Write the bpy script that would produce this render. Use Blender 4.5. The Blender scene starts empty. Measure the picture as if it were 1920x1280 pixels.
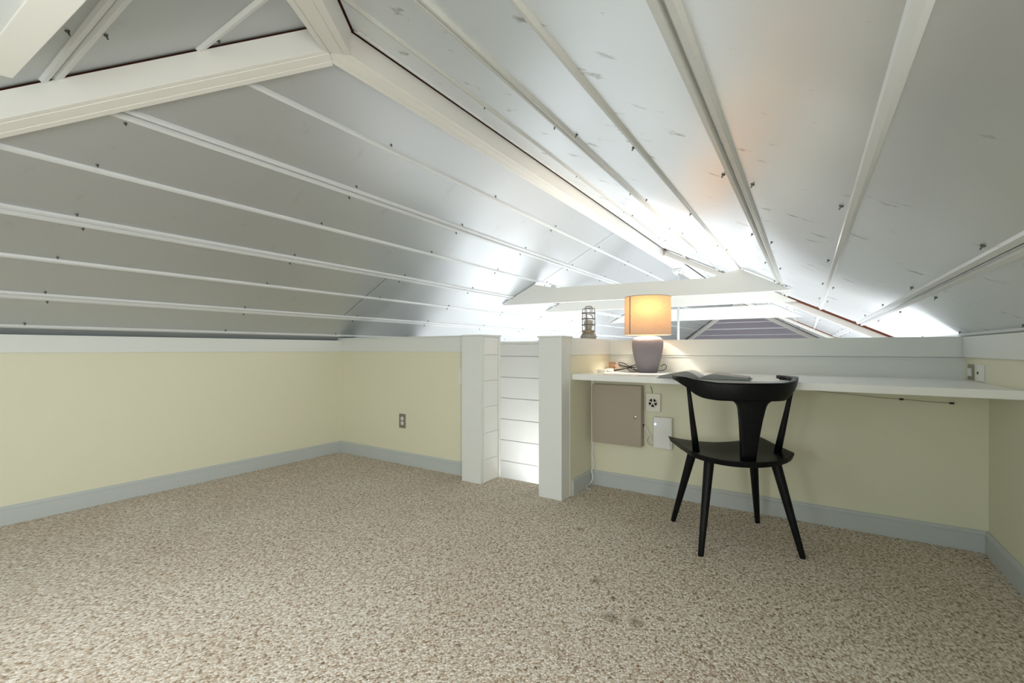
import bpy, bmesh, math, random
from mathutils import Vector, Matrix
random.seed(7)
S = bpy.context.scene
COL = S.collection
R = math.radians
PI = math.pi

# ------------------------------------------------------------------ camera, world, lights, exposure
cam_d = bpy.data.cameras.new('camera')
cam = bpy.data.objects.new('camera', cam_d)
COL.objects.link(cam)
cam.location = (0, 0, .92)
cam.rotation_euler = (R(90), 0, R(33.28))
cam_d.sensor_width = 36
cam_d.lens = 36 * 844 / 1920
cam_d.shift_y = 15 / 1920
cam_d.clip_start = .02
S.camera = cam

S.view_settings.view_transform = 'Standard'
S.view_settings.look = 'None'
S.view_settings.gamma = 1
S.view_settings.use_curve_mapping = False
S.view_settings.exposure = 0.64

W = bpy.data.worlds.new('world')
S.world = W
W.use_nodes = True
W.node_tree.nodes['Background'].inputs[0].default_value = (.75, .85, 1, 1)
W.node_tree.nodes['Background'].inputs[1].default_value = .6


def area(name, loc, target, sx, sy, power, color=(1, 1, 1), spread=180):
    l = bpy.data.lights.new(name, 'AREA')
    l.shape = 'RECTANGLE'
    l.size, l.size_y = sx, sy
    l.energy = power
    l.color = color
    l.spread = R(spread)
    o = bpy.data.objects.new(name, l)
    o.location = loc
    d = Vector(target) - Vector(loc)
    o.rotation_euler = d.to_track_quat('-Z', 'Y').to_euler()
    COL.objects.link(o)
    return o


# unseen tall-room lights; the left, right and stair ones are added fill
area('hall_lamp_light', (-1.9, 4.6, -1.6), (-1.9, 4.5, 1), 1.9, 1.9, 25, (.88, .94, 1))
area('room_left_fill', (-3.2, 8.2, -1.2), (0, 8.2, .6), 4.5, 1.6, 74, (.90, .95, 1))
area('room_right_fill', (.35, 7.0, -.9), (-2.5, 6.6, .8), 4.0, 1.5, 92, (.90, .95, 1))
area('stair_fill', (-1.80, 2.95, -.38), (-1.75, 2.98, 1), .3, .3, 4.5, (.98, .99, 1))
# unseen fill lights added behind the viewpoint, one low, one over the floor
area('loft_rear_fill', (-1.4, -.95, .75), (-1.2, 3, 1.5), 2.2, .5, 4.5, (.86, .94, 1))
area('loft_floor_fill', (-1.7, -.15, 1.18), (-1.8, .15, 0), .9, .7, 6, (.92, .96, 1))


def point_light(name, loc, power, color, radius):
    l = bpy.data.lights.new(name, 'POINT')
    l.energy = power
    l.color = color
    l.shadow_soft_size = radius
    o = bpy.data.objects.new(name, l)
    o.location = loc
    COL.objects.link(o)
    return o


point_light('loft_point_fill', (-.7, -.6, .92), 11, (.86, .95, 1), .14)  # unseen point light added to brighten the near loft
# unseen fill light added by the right wall, aimed at the left wall
area('loft_right_fill', (.60, -.25, .72), (-2.9, 1.7, .55), 0.7, .5, 10, (1, .97, .93), 110)
# small up-light standing behind the top edge of the nearest tie beam
point_light('tie_spot_light', (-.55, 4.30, 1.60), 4.5, (1, .97, .95), .02)


# ------------------------------------------------------------------ materials
def nodes(name):
    m = bpy.data.materials.new(name)
    m.use_nodes = True
    nt = m.node_tree
    b = nt.nodes['Principled BSDF']
    return m, nt, b


def simple(name, col, rough=.5, metal=0., bump=0., scale=60., spec=.5, var=0., coat=0.):
    m, nt, b = nodes(name)
    b.inputs['Base Color'].default_value = (*col, 1)
    b.inputs['Roughness'].default_value = rough
    b.inputs['Metallic'].default_value = metal
    b.inputs['Specular IOR Level'].default_value = spec
    b.inputs['Coat Weight'].default_value = coat
    if bump or var:
        tc = nt.nodes.new('ShaderNodeTexCoord')
        n = nt.nodes.new('ShaderNodeTexNoise')
        n.inputs['Scale'].default_value = scale
        n.inputs['Detail'].default_value = 4
        nt.links.new(tc.outputs['Object'], n.inputs['Vector'])
        if bump:
            bp = nt.nodes.new('ShaderNodeBump')
            bp.inputs['Strength'].default_value = bump
            bp.inputs['Distance'].default_value = .004
            nt.links.new(n.outputs['Fac'], bp.inputs['Height'])
            nt.links.new(bp.outputs['Normal'], b.inputs['Normal'])
        if var:
            mx = nt.nodes.new('ShaderNodeMix')
            mx.data_type = 'RGBA'
            mx.inputs['A'].default_value = (*[c * (1 - var) for c in col], 1)
            mx.inputs['B'].default_value = (*[min(1, c * (1 + var)) for c in col], 1)
            nt.links.new(n.outputs['Fac'], mx.inputs['Factor'])
            nt.links.new(mx.outputs['Result'], b.inputs['Base Color'])
    return m


def ramp(nt, stops):
    r = nt.nodes.new('ShaderNodeValToRGB')
    el = r.color_ramp.elements
    while len(el) > 1:
        el.remove(el[-1])
    el[0].position = stops[0][0]
    el[0].color = (*stops[0][1], 1)
    for p, c in stops[1:]:
        e = el.new(p)
        e.color = (*c, 1)
    return r


def roof_metal(name, base, rough, smudge, metal=.85):
    m, nt, b = nodes(name)
    L = nt.links
    tc = nt.nodes.new('ShaderNodeTexCoord')
    b.inputs['Metallic'].default_value = metal
    # brushed grain along the panels
    mp = nt.nodes.new('ShaderNodeMapping')
    mp.inputs['Scale'].default_value = (60, 2.5, 60)
    L.new(tc.outputs['Object'], mp.inputs['Vector'])
    n1 = nt.nodes.new('ShaderNodeTexNoise')
    n1.inputs['Scale'].default_value = 3
    n1.inputs['Detail'].default_value = 3
    L.new(mp.outputs['Vector'], n1.inputs['Vector'])
    # slow waviness of the sheet
    n2 = nt.nodes.new('ShaderNodeTexNoise')
    n2.inputs['Scale'].default_value = 1.6
    n2.inputs['Detail'].default_value = 1.5
    L.new(tc.outputs['Object'], n2.inputs['Vector'])
    b1 = nt.nodes.new('ShaderNodeBump')
    b1.inputs['Strength'].default_value = .35
    b1.inputs['Distance'].default_value = .05
    L.new(n2.outputs['Fac'], b1.inputs['Height'])
    b2 = nt.nodes.new('ShaderNodeBump')
    b2.inputs['Strength'].default_value = .06
    b2.inputs['Distance'].default_value = .002
    L.new(n1.outputs['Fac'], b2.inputs['Height'])
    L.new(b1.outputs['Normal'], b2.inputs['Normal'])
    L.new(b2.outputs['Normal'], b.inputs['Normal'])
    # grime smears
    mp3 = nt.nodes.new('ShaderNodeMapping')
    mp3.inputs['Scale'].default_value = (5, 10, 5)
    mp3.inputs['Rotation'].default_value = (0, 0, R(20))
    L.new(tc.outputs['Object'], mp3.inputs['Vector'])
    n3 = nt.nodes.new('ShaderNodeTexNoise')
    n3.inputs['Scale'].default_value = 1.3
    n3.inputs['Detail'].default_value = 7
    n3.inputs['Roughness'].default_value = .62
    L.new(mp3.outputs['Vector'], n3.inputs['Vector'])
    r3 = ramp(nt, [(0, (0, 0, 0)), (.625, (0, 0, 0)), (.70, (smudge,) * 3), (1, (smudge,) * 3)])
    L.new(n3.outputs['Fac'], r3.inputs['Fac'])
    mx = nt.nodes.new('ShaderNodeMix')
    mx.data_type = 'RGBA'
    mx.inputs['A'].default_value = (*base, 1)
    mx.inputs['B'].default_value = (base[0] * .45, base[1] * .43, base[2] * .38, 1)
    L.new(r3.outputs['Color'], mx.inputs['Factor'])
    L.new(mx.outputs['Result'], b.inputs['Base Color'])
    b.inputs['Roughness'].default_value = rough
    return m


def carpet_mat():
    m, nt, b = nodes('looped_carpet')
    L = nt.links
    tc = nt.nodes.new('ShaderNodeTexCoord')
    mp = nt.nodes.new('ShaderNodeMapping')
    mp.inputs['Scale'].default_value = (1.25, .85, 1)
    mp.inputs['Rotation'].default_value = (0, 0, R(-33))
    L.new(tc.outputs['Object'], mp.inputs['Vector'])
    v = nt.nodes.new('ShaderNodeTexVoronoi')
    v.inputs['Scale'].default_value = 140
    v.inputs['Randomness'].default_value = .9
    L.new(mp.outputs['Vector'], v.inputs['Vector'])
    sep = nt.nodes.new('ShaderNodeSeparateColor')
    L.new(v.outputs['Color'], sep.inputs['Color'])
    r = ramp(nt, [(0, (.22, .15, .09)), (.16, (.40, .31, .22)), (.40, (.64, .55, .44)), (.68, (.81, .75, .655)), (1, (.94, .91, .85))])
    # tuft colour from the random cell value pulled by a mid-frequency noise
    nz = nt.nodes.new('ShaderNodeTexNoise')
    nz.inputs['Scale'].default_value = 70
    nz.inputs['Detail'].default_value = 3
    L.new(mp.outputs['Vector'], nz.inputs['Vector'])
    ad = nt.nodes.new('ShaderNodeMath')
    ad.operation = 'MULTIPLY_ADD'
    ad.inputs[1].default_value = .62
    L.new(sep.outputs['Red'], ad.inputs[0])
    sb = nt.nodes.new('ShaderNodeMath')
    sb.operation = 'MULTIPLY_ADD'
    sb.inputs[1].default_value = 1.3
    sb.inputs[2].default_value = -.46
    L.new(nz.outputs['Fac'], sb.inputs[0])
    L.new(sb.outputs[0], ad.inputs[2])
    L.new(ad.outputs[0], r.inputs['Fac'])
    # broad wear tone
    nw = nt.nodes.new('ShaderNodeTexNoise')
    nw.inputs['Scale'].default_value = 1.7
    nw.inputs['Detail'].default_value = 3
    L.new(tc.outputs['Object'], nw.inputs['Vector'])
    rw = ramp(nt, [(.3, (.90, .87, .83)), (.7, (1, 1, 1))])
    L.new(nw.outputs['Fac'], rw.inputs['Fac'])
    mul = nt.nodes.new('ShaderNodeMix')
    mul.data_type = 'RGBA'
    mul.blend_type = 'MULTIPLY'
    mul.inputs['Factor'].default_value = 1
    L.new(r.outputs['Color'], mul.inputs['A'])
    L.new(rw.outputs['Color'], mul.inputs['B'])
    # a few small brown spots in the middle of the floor
    prev = mul.outputs['Result']
    for (sx, sy, rad) in ((-.565, 1.48, .028), (-.485, 1.50, .02), (-.70, 1.68, .022), (-.60, 1.60, .014), (-.42, 1.56, .012), (-.98, 2.12, .02)):
        mp2 = nt.nodes.new('ShaderNodeMapping')
        mp2.inputs['Location'].default_value = (-sx, -sy, 0)
        L.new(tc.outputs['Object'], mp2.inputs['Vector'])
        ln = nt.nodes.new('ShaderNodeVectorMath')
        ln.operation = 'LENGTH'
        L.new(mp2.outputs['Vector'], ln.inputs[0])
        mr = nt.nodes.new('ShaderNodeMapRange')
        mr.inputs['From Min'].default_value = rad * .4
        mr.inputs['From Max'].default_value = rad * 1.5
        mr.inputs['To Min'].default_value = .55
        mr.inputs['To Max'].default_value = 0
        L.new(ln.outputs['Value'], mr.inputs['Value'])
        ms = nt.nodes.new('ShaderNodeMix')
        ms.data_type = 'RGBA'
        ms.inputs['B'].default_value = (.17, .11, .06, 1)
        L.new(mr.outputs['Result'], ms.inputs['Factor'])
        L.new(prev, ms.inputs['A'])
        prev = ms.outputs['Result']
    L.new(prev, b.inputs['Base Color'])
    b.inputs['Roughness'].default_value = .95
    b.inputs['Specular IOR Level'].default_value = .1
    inv = nt.nodes.new('ShaderNodeMath')
    inv.operation = 'MULTIPLY_ADD'
    inv.inputs[1].default_value = -1.2
    L.new(v.outputs['Distance'], inv.inputs[0])
    L.new(nz.outputs['Fac'], inv.inputs[2])
    bp = nt.nodes.new('ShaderNodeBump')
    bp.inputs['Strength'].default_value = .7
    bp.inputs['Distance'].default_value = .006
    L.new(inv.outputs[0], bp.inputs['Height'])
    L.new(bp.outputs['Normal'], b.inputs['Normal'])
    return m


def shade_mat():
    m, nt, b = nodes('linen_lampshade')
    L = nt.links
    tc = nt.nodes.new('ShaderNodeTexCoord')
    mp = nt.nodes.new('ShaderNodeMapping')
    mp.inputs['Scale'].default_value = (25, 25, 420)
    L.new(tc.outputs['Object'], mp.inputs['Vector'])
    n = nt.nodes.new('ShaderNodeTexNoise')
    n.inputs['Scale'].default_value = 1
    n.inputs['Detail'].default_value = 4
    L.new(mp.outputs['Vector'], n.inputs['Vector'])
    r = ramp(nt, [(.3, (.62, .49, .38)), (.7, (.72, .59, .47))])
    L.new(n.outputs['Fac'], r.inputs['Fac'])
    tr = nt.nodes.new('ShaderNodeBsdfTranslucent')
    mt = nt.nodes.new('ShaderNodeMix')
    mt.data_type = 'RGBA'
    mt.blend_type = 'MULTIPLY'
    mt.inputs['Factor'].default_value = 1
    mt.inputs['B'].default_value = (1, .60, .22, 1)
    L.new(r.outputs['Color'], mt.inputs['A'])
    L.new(mt.outputs['Result'], tr.inputs['Color'])
    df = nt.nodes.new('ShaderNodeBsdfDiffuse')
    L.new(r.outputs['Color'], df.inputs['Color'])
    mx = nt.nodes.new('ShaderNodeMixShader')
    mx.inputs['Fac'].default_value = .06
    L.new(df.outputs[0], mx.inputs[1])
    L.new(tr.outputs[0], mx.inputs[2])
    L.new(mx.outputs[0], nt.nodes['Material Output'].inputs['Surface'])
    return m


def wood_black():
    m, nt, b = nodes('black_stained_oak')
    L = nt.links
    tc = nt.nodes.new('ShaderNodeTexCoord')
    mp = nt.nodes.new('ShaderNodeMapping')
    mp.inputs['Scale'].default_value = (95, 5, 25)
    L.new(tc.outputs['Object'], mp.inputs['Vector'])
    n = nt.nodes.new('ShaderNodeTexNoise')
    n.inputs['Scale'].default_value = 1.5
    n.inputs['Detail'].default_value = 5
    L.new(mp.outputs['Vector'], n.inputs['Vector'])
    r = ramp(nt, [(.3, (.0015, .0018, .0025)), (.75, (.006, .007, .009))])
    L.new(n.outputs['Fac'], r.inputs['Fac'])
    L.new(r.outputs['Color'], b.inputs['Base Color'])
    b.inputs['Roughness'].default_value = .42
    b.inputs['Specular IOR Level'].default_value = .2
    bp = nt.nodes.new('ShaderNodeBump')
    bp.inputs['Strength'].default_value = .25
    bp.inputs['Distance'].default_value = .002
    L.new(n.outputs['Fac'], bp.inputs['Height'])
    L.new(bp.outputs['Normal'], b.inputs['Normal'])
    return m


def glass_mat(name, col=(1, 1, 1), rough=.02):
    m, nt, b = nodes(name)
    b.inputs['Base Color'].default_value = (*col, 1)
    b.inputs['Transmission Weight'].default_value = 1
    b.inputs['Roughness'].default_value = rough
    b.inputs['IOR'].default_value = 1.45
    return m


def emit_mat(name, col, st):
    m, nt, b = nodes(name)
    b.inputs['Base Color'].default_value = (*col, 1)
    b.inputs['Emission Color'].default_value = (*col, 1)
    b.inputs['Emission Strength'].default_value = st
    return m


M = dict(
    panel_l=roof_metal('brushed_aluminium_left', (.545, .57, .585), .44, .12, .62),  # dim reflections of the left slope put into a darker base colour
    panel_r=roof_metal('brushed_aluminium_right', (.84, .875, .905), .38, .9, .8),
    panel_f=roof_metal('reflection_tinted_metal_far', (.50, .47, .56), .4, .2),  # purple-grey cast of the reflections put into the base colour
    seam=simple('painted_seam', (.68, .70, .70), .35),
    seam_r=simple('olive_seam_paint', (.56, .57, .54), .4, bump=.05, scale=60, var=.06),  # olive-grey paint for the right seams nearest the ridge
    deck=simple('red_brown_decking', (.22, .07, .04), .8, bump=.2),
    beam=simple('painted_beam', (.80, .79, .74), .45, bump=.12, scale=25),
    paint=simple('yellow_wall_paint', (.77, .76, .585), .75, bump=.12, scale=220),
    white=simple('white_trim_paint', (.76, .79, .755), .45, bump=.06, scale=90),
    ship=simple('white_plank_paint', (.84, .845, .80), .5, bump=.05, scale=80),
    base=simple('grey_baseboard_paint', (.53, .57, .56), .5, bump=.04, scale=90),
    desk=simple('desk_laminate', (.90, .91, .87), .3),
    carpet=carpet_mat(),
    black=wood_black(),
    screw=simple('dark_screw_steel', (.12, .12, .11), .45, metal=.6),
    brownmetal=simple('taupe_enamel', (.42, .36, .285), .5, bump=.05, scale=300),
    plastic=simple('white_plastic', (.83, .83, .80), .4),
    cream=simple('cream_plastic', (.80, .78, .68), .45),
    dark=simple('dark_slot', (.02, .02, .02), .6),
    steel=simple('chrome_steel', (.75, .75, .75), .25, metal=1),
    bronze=simple('brown_outlet_plate', (.30, .28, .22), .45, metal=.5),
    vase=simple('speckled_ceramic', (.20, .19, .22), .75, bump=.9, scale=190, var=.35),
    cage=simple('dark_cage_wire', (.20, .15, .11), .5, metal=.5),
    brass=simple('aged_brass', (.42, .34, .25), .45, metal=.7, var=.25, scale=60),
    greymetal=simple('grey_cast_metal', (.42, .40, .35), .6, metal=.3, bump=.4, scale=120, var=.3),
    glass=glass_mat('lantern_glass', (1, 1, 1), .08),
    shade=shade_mat(),
    seamdark=simple('shade_seam', (.25, .22, .17), .8),
    blackcord=simple('black_cord', (.03, .025, .022), .5),
    brownwood=simple('light_brown_wood', (.34, .17, .09), .6, var=.35, scale=60),
    pinkwood=simple('pale_wood', (.78, .55, .40), .6, var=.15, scale=60),
    page=simple('book_page', (.80, .77, .74), .8, var=.05, scale=90),
    edge=simple('page_edges', (.30, .32, .31), .7, var=.2, scale=200),
    cover=simple('book_cover', (.10, .12, .12), .55),
    pageprint=simple('printed_page', (.46, .42, .38), .7, var=.5, scale=22),
    bulb=emit_mat('warm_bulb', (1, .72, .38), 12),
    led=emit_mat('blue_led', (.15, .45, 1), 14),
    slab=simple('grey_tread', (.33, .34, .36), .6),
    hall=simple('hall_white', (.82, .82, .80), .7),
    hallfloor=simple('hall_floor_oak', (.55, .45, .34), .5, var=.15, scale=8),
)


# ------------------------------------------------------------------ helpers
def bm_box(bm, x0, x1, y0, y1, z0, z1, mi=0):
    vs = [bm.verts.new(p) for p in ((x0, y0, z0), (x1, y0, z0), (x1, y1, z0), (x0, y1, z0), (x0, y0, z1), (x1, y0, z1), (x1, y1, z1), (x0, y1, z1))]
    for f in ((0, 3, 2, 1), (4, 5, 6, 7), (0, 1, 5, 4), (1, 2, 6, 5), (2, 3, 7, 6), (3, 0, 4, 7)):
        bm.faces.new([vs[i] for i in f]).material_index = mi
    return vs


def bm_hexa(bm, lo, hi):
    """lo, hi: matching point loops, joined to a closed solid"""
    a = [bm.verts.new(p) for p in lo]
    b = [bm.verts.new(p) for p in hi]
    n = len(a)
    bm.faces.new(a[::-1])
    bm.faces.new(b)
    for i in range(n):
        j = (i + 1) % n
        bm.faces.new((a[i], a[j], b[j], b[i]))


def frames(path):
    pts = [Vector(p) for p in path]
    T = []
    for i in range(len(pts)):
        a = pts[max(i - 1, 0)]
        c = pts[min(i + 1, len(pts) - 1)]
        T.append((c - a).normalized())
    up = Vector((0, 0, 1)) if abs(T[0].z) < .9 else Vector((1, 0, 0))
    n = (up - T[0] * up.dot(T[0])).normalized()
    out = []
    for i, t in enumerate(T):
        n = (n - t * n.dot(t)).normalized()
        out.append((pts[i], t, n, t.cross(n)))
    return out


def bm_tube(bm, path, r, seg=10, closed=False, mi=0):
    rs = r if isinstance(r, (list, tuple)) else [r] * len(path)
    rings = []
    for (p, t, n, b), q in zip(frames(path), rs):
        rings.append([bm.verts.new(p + (n * math.cos(2 * PI * k / seg) + b * math.sin(2 * PI * k / seg)) * q) for k in range(seg)])
    m = len(rings)
    for i in range(m if closed else m - 1):
        A, B = rings[i], rings[(i + 1) % m]
        for k in range(seg):
            f = bm.faces.new((A[k], A[(k + 1) % seg], B[(k + 1) % seg], B[k]))
            f.material_index = mi
            f.smooth = True
    if not closed:
        bm.faces.new(rings[0][::-1]).material_index = mi
        bm.faces.new(rings[-1]).material_index = mi


def bm_lathe(bm, prof, seg=40, cx=0, cy=0, mi=0, smooth=True):
    """prof: (radius, z) list; radius 0 closes"""
    rings = []
    for r, z in prof:
        if r < 1e-6:
            rings.append([bm.verts.new((cx, cy, z))])
        else:
            rings.append([bm.verts.new((cx + r * math.cos(2 * PI * k / seg), cy + r * math.sin(2 * PI * k / seg), z)) for k in range(seg)])
    for A, B in zip(rings, rings[1:]):
        for k in range(seg):
            j = (k + 1) % seg
            if len(A) == 1 and len(B) == 1:
                continue
            if len(A) == 1:
                f = bm.faces.new((A[0], B[j], B[k]))
            elif len(B) == 1:
                f = bm.faces.new((A[k], A[j], B[0]))
            else:
                f = bm.faces.new((A[k], A[j], B[j], B[k]))
            f.smooth = smooth
            f.material_index = mi


def obj(name, bm, mat, parent=None, bevel=0, seg=2, smooth_angle=None):
    bmesh.ops.recalc_face_normals(bm, faces=bm.faces[:])
    me = bpy.data.meshes.new(name)
    bm.to_mesh(me)
    bm.free()
    for mm in (mat if isinstance(mat, (list, tuple)) else [mat]):
        me.materials.append(mm)
    o = bpy.data.objects.new(name, me)
    COL.objects.link(o)
    if parent:
        o.parent = parent
    if bevel:
        b = o.modifiers.new('bevel', 'BEVEL')
        b.width = bevel
        b.segments = seg
        b.limit_method = 'ANGLE'
        b.angle_limit = R(40)
    return o


def box(name, x0, x1, y0, y1, z0, z1, mat, parent=None, bevel=0):
    bm = bmesh.new()
    bm_box(bm, x0, x1, y0, y1, z0, z1)
    return obj(name, bm, mat, parent, bevel)


def tag(o, label=None, cat=None, group=None, kind=None):
    if label:
        o['label'] = label
    if cat:
        o['category'] = cat
    if group:
        o['group'] = group
    if kind:
        o['kind'] = kind
    return o


def thing(name, label, cat, loc=(0, 0, 0), rz=0, group=None, kind=None):
    o = bpy.data.objects.new(name, None)
    o.empty_display_size = .05
    COL.objects.link(o)
    o.location = loc
    o.rotation_euler = (0, 0, rz)
    return tag(o, label, cat, group, kind)


def dup(o, parent, loc=None):
    c = o.copy()
    COL.objects.link(c)
    c.parent = parent
    if loc is not None:
        c.location = loc
    return c


# ------------------------------------------------------------------ room dimensions (metres)
XL, XR = -3.52, .685            # low side walls
XM, ZM = -1.42, 2.095           # ridge
YP = 1.02                       # near peak, where ridge and hips meet
YQ = 12.2                       # far peak
YN = -1.12                      # low wall behind the camera
ZL, ZR = 1.025, 1.005           # roof height over the side walls
KL = (ZM - ZL) / (XM - XL)
KR = (ZM - ZR) / (XR - XM)
CAPZ = 1.0
YS = 2.55                       # short wall face
YD = 2.885                      # wall under the desk
YU = 3.25                       # wall above the desk
YSTAIR = 3.38


def zl(x): return ZM - KL * (XM - x)
def zr(x): return ZM - KR * (x - XM)


# ------------------------------------------------------------------ floor
bm = bmesh.new()
pts = [(XL - .1, YN - .1), (XR + .1, YN - .1), (XR + .1, YD + .1), (-1.3, YD + .1), (-1.3, 2.672), (XL - .1, 2.672)]
bm_hexa(bm, [(x, y, -.02) for x, y in pts], [(x, y, 0) for x, y in pts])
floor = obj('floor', bm, M['carpet'])
tag(floor, 'beige flecked looped carpet covering the loft floor', 'carpet', kind='structure')
bm = bmesh.new()
bm_box(bm, XL - .1, XR + .1, YN - .1, 2.66, -.25, -.021)
bm_box(bm, -1.3, XR + .1, 2.66, 3.4, -.25, -.021)
o = obj('loft_slab', bm, M['hall'])
tag(o, 'white painted floor slab under the loft carpet', 'floor slab', kind='structure')

# ------------------------------------------------------------------ low walls
def swall(name, label, *b, mat='paint'):
    o = box(name, *b, M[mat])
    return tag(o, label, 'wall', kind='structure')


swall('wall_left', 'long pale yellow low wall on the left under the roof', XL - .12, XL, YN - .1, 2.55, 0, .905)
swall('wall_near', 'low pale yellow wall behind the viewpoint', XL - .1, XR + .1, YN - .1, YN, 0, 1.0)
swall('wall_right', 'pale yellow low wall at the right end of the desk', XR, XR + .12, YN - .1, YU + .1, 0, .885)
swall('wall_short', 'short yellow wall with the brown outlet, left of the stair opening', XL - .1, -2.0, YS, 2.665, 0, .905)
swall('wall_desk', 'yellow wall under the white desk', -1.25, XR + .05, YD, YD + .1, 0, .725)
swall('wall_partition', 'yellow side wall of the stair partition beside the desk', -1.40, -1.245, 2.56, YU + .1, 0, .888)
o = box('wall_backsplash', -1.25, XR + .02, YU, YU + .12, .70, .890, M['white'])
tag(o, 'white board wall behind the desk top', 'wall', kind='structure')
box('moulding', -1.24, XR, YU - .008, YU, .868, .876, M['white'], o)

# caps and bands on top of the low walls
def trim(n, label, *b, mat='white', bevel=.002):
    o = box('trim_%d' % n, *b, M[mat], bevel=bevel)
    return tag(o, label, 'wall cap', kind='structure')


trim(1, 'long white cap board on the left low wall', XL - .10, XL + .012, YN, YS - .01, .902, 1.000)
trim(2, 'white cap band on the short wall left of the stair opening', XL - .1, -2.03, YS - .012, 2.68, .902, 1.012)
trim(3, 'white cap board along the wall above the desk', -1.25, XR + .02, YU - .012, YU + .14, .880, .988)
trim(4, 'white cap board on the right low wall', XR - .012, XR + .10, YN, YU - .02, .880, .985)
trim(5, 'white cap band on the partition beside the desk lamp', -1.42, -1.236, 2.585, YU + .14, .886, .994)
trim(6, 'thin white lid along the short wall cap', XL - .1, -2.02, YS - .022, 2.69, 1.012, 1.022)
trim(7, 'white cap board on the low wall behind the viewpoint', XL, XR, YN, YN + .012, .90, 1.0)

# end posts of the stair opening
p = thing('stair_post', 'white square post on the left of the stair opening, planked side', 'post', (-1.945, 2.56, 0))
bm = bmesh.new(); bm_box(bm, -.085, .082, -.11, .112, 0, 1.012)
obj('post_body', bm, M['white'], p, .0015)
bm = bmesh.new(); bm_box(bm, -.088, .092, -.12, .125, 1.012, 1.022)
obj('post_cap', bm, M['white'], p, .002)
zz = [0, .158, .343, .523, .703, .883, 1.006]
for a, b_ in zip(zz, zz[1:]):
    bm = bmesh.new(); bm_box(bm, .082, .0865, -.075, .088, a + .0025, b_ - .0025)
    obj('plank', bm, M['ship'], p, .001, 1)
bm = bmesh.new(); bm_box(bm, .082, .092, .092, .114, 0, 1.008)
obj('corner_trim', bm, M['ship'], p, .001, 1)

p = thing('partition_post', 'white square end post between the stair opening and the desk', 'post', (-1.328, 2.52, 0))
bm = bmesh.new(); bm_box(bm, -.08, .08, -.07, .065, 0, .994)
obj('post_body', bm, M['white'], p, .0015)
bm = bmesh.new(); bm_box(bm, -.087, .087, -.078, .07, .994, 1.004)
obj('post_cap', bm, M['white'], p, .002)
bm = bmesh.new(); bm_box(bm, -.083, -.08, -.035, -.015, .50, .56)
obj('strike_plate', bm, M['bronze'], p)

# baseboards
def baseboard(side, label, pa, pb, nrm):
    a, b_ = Vector((*pa, 0)), Vector((*pb, 0))
    n = Vector((*nrm, 0))
    prof = [(0, 0), (.015, 0), (.015, .078), (.012, .080), (.012, .083), (.0145, .085), (.011, .093), (.006, .098), (0, .098)]
    bm = bmesh.new()
    bm_hexa(bm, [a + n * d + Vector((0, 0, z)) for d, z in prof], [b_ + n * d + Vector((0, 0, z)) for d, z in prof])
    return tag(obj('baseboard_' + side, bm, M['base']), label, 'baseboard', kind='structure')


baseboard('left', 'long grey baseboard along the left wall', (XL, YN), (XL, YS), (1, 0))
baseboard('far_left', 'short grey baseboard below the brown outlet', (XL, YS), (-2.03, YS), (0, -1))
baseboard('partition', 'short grey baseboard on the partition at the desk', (-1.247, 2.585), (-1.247, YD), (1, 0))
baseboard('desk', 'long grey baseboard under the desk', (-1.247, YD), (XR, YD), (0, -1))
baseboard('right', 'grey baseboard on the right wall', (XR, YN), (XR, YD), (-1, 0))

# ------------------------------------------------------------------ stair well and tall room beyond
w = thing('wall_stair', 'white horizontal plank wall seen through the stair opening', 'wall', (0, 0, 0), kind='structure')
bm = bmesh.new(); bm_box(bm, XL - .1, -1.2, YSTAIR + .012, YSTAIR + .1, -2.6, .99)
obj('wall_core', bm, M['ship'], w)
z = -1.04
k = 0
while z < .97:
    top = min(z + .19, .972)
    bm = bmesh.new(); bm_box(bm, -3.4, -1.40, YSTAIR, YSTAIR + .012, z + .003, top - .003)
    obj('plank', bm, M['ship'], w, .0015, 1)
    z += .19
bm = bmesh.new(); bm_box(bm, XL - .05, -1.2, YSTAIR - .01, YSTAIR + .11, .972, .992)
obj('cap_strip', bm, M['ship'], w, .002)
swall('wall_stair_side', 'white partition side facing the stair well', -1.42, -1.402, 2.56, YSTAIR, -2.6, .99, mat='ship')
swall('wall_stair_back', 'white back of the short wall facing the stairs', XL, -1.87, 2.667, 2.68, -2.6, .9, mat='ship')
for k in range(5):
    o = box('stair_tread', -1.66 - .26 * (k + 1), -1.66 - .26 * k + .02, 2.69, 3.36, -.30 - .19 * k - .03 - .16, -.30 - .19 * k - .16, M['slab'])
    tag(o, 'grey stair tread, number %s down inside the stair well' % ['one', 'two', 'three', 'four', 'five'][k], 'stair tread', 'stair treads')
o = box('stair_landing', -1.66, -1.42, 2.69, 3.37, -.32, -.27, M['slab'])
tag(o, 'grey landing just inside the stair opening', 'landing', kind='structure')

def hallwall(name, label, *b, mat='hall'):
    return tag(box(name, *b, M[mat]), label, 'wall', kind='structure')


hallwall('floor_hall', 'oak floor of the tall room far below the loft', -3.7, .9, 2.6, 15.4, -2.7, -2.6, mat='hallfloor')
hallwall('wall_hall_left', 'white left wall of the tall room beyond the loft', XL - .12, XL, 2.56, 15.4, -2.6, 1.0)
hallwall('wall_hall_right', 'white right wall of the tall room beyond the loft', XR + .03, XR + .15, 3.4, 15.4, -2.6, .985)
hallwall('wall_hall_far', 'white end wall of the tall room', -3.7, .9, 15.0, 15.12, -2.6, 1.0)
hallwall('wall_hall_near', 'white wall under the loft edge', -1.25, XR + .1, 3.36, 3.4, -2.6, .87)

# ------------------------------------------------------------------ roof
UP = Vector((0, 0, 1))


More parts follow.
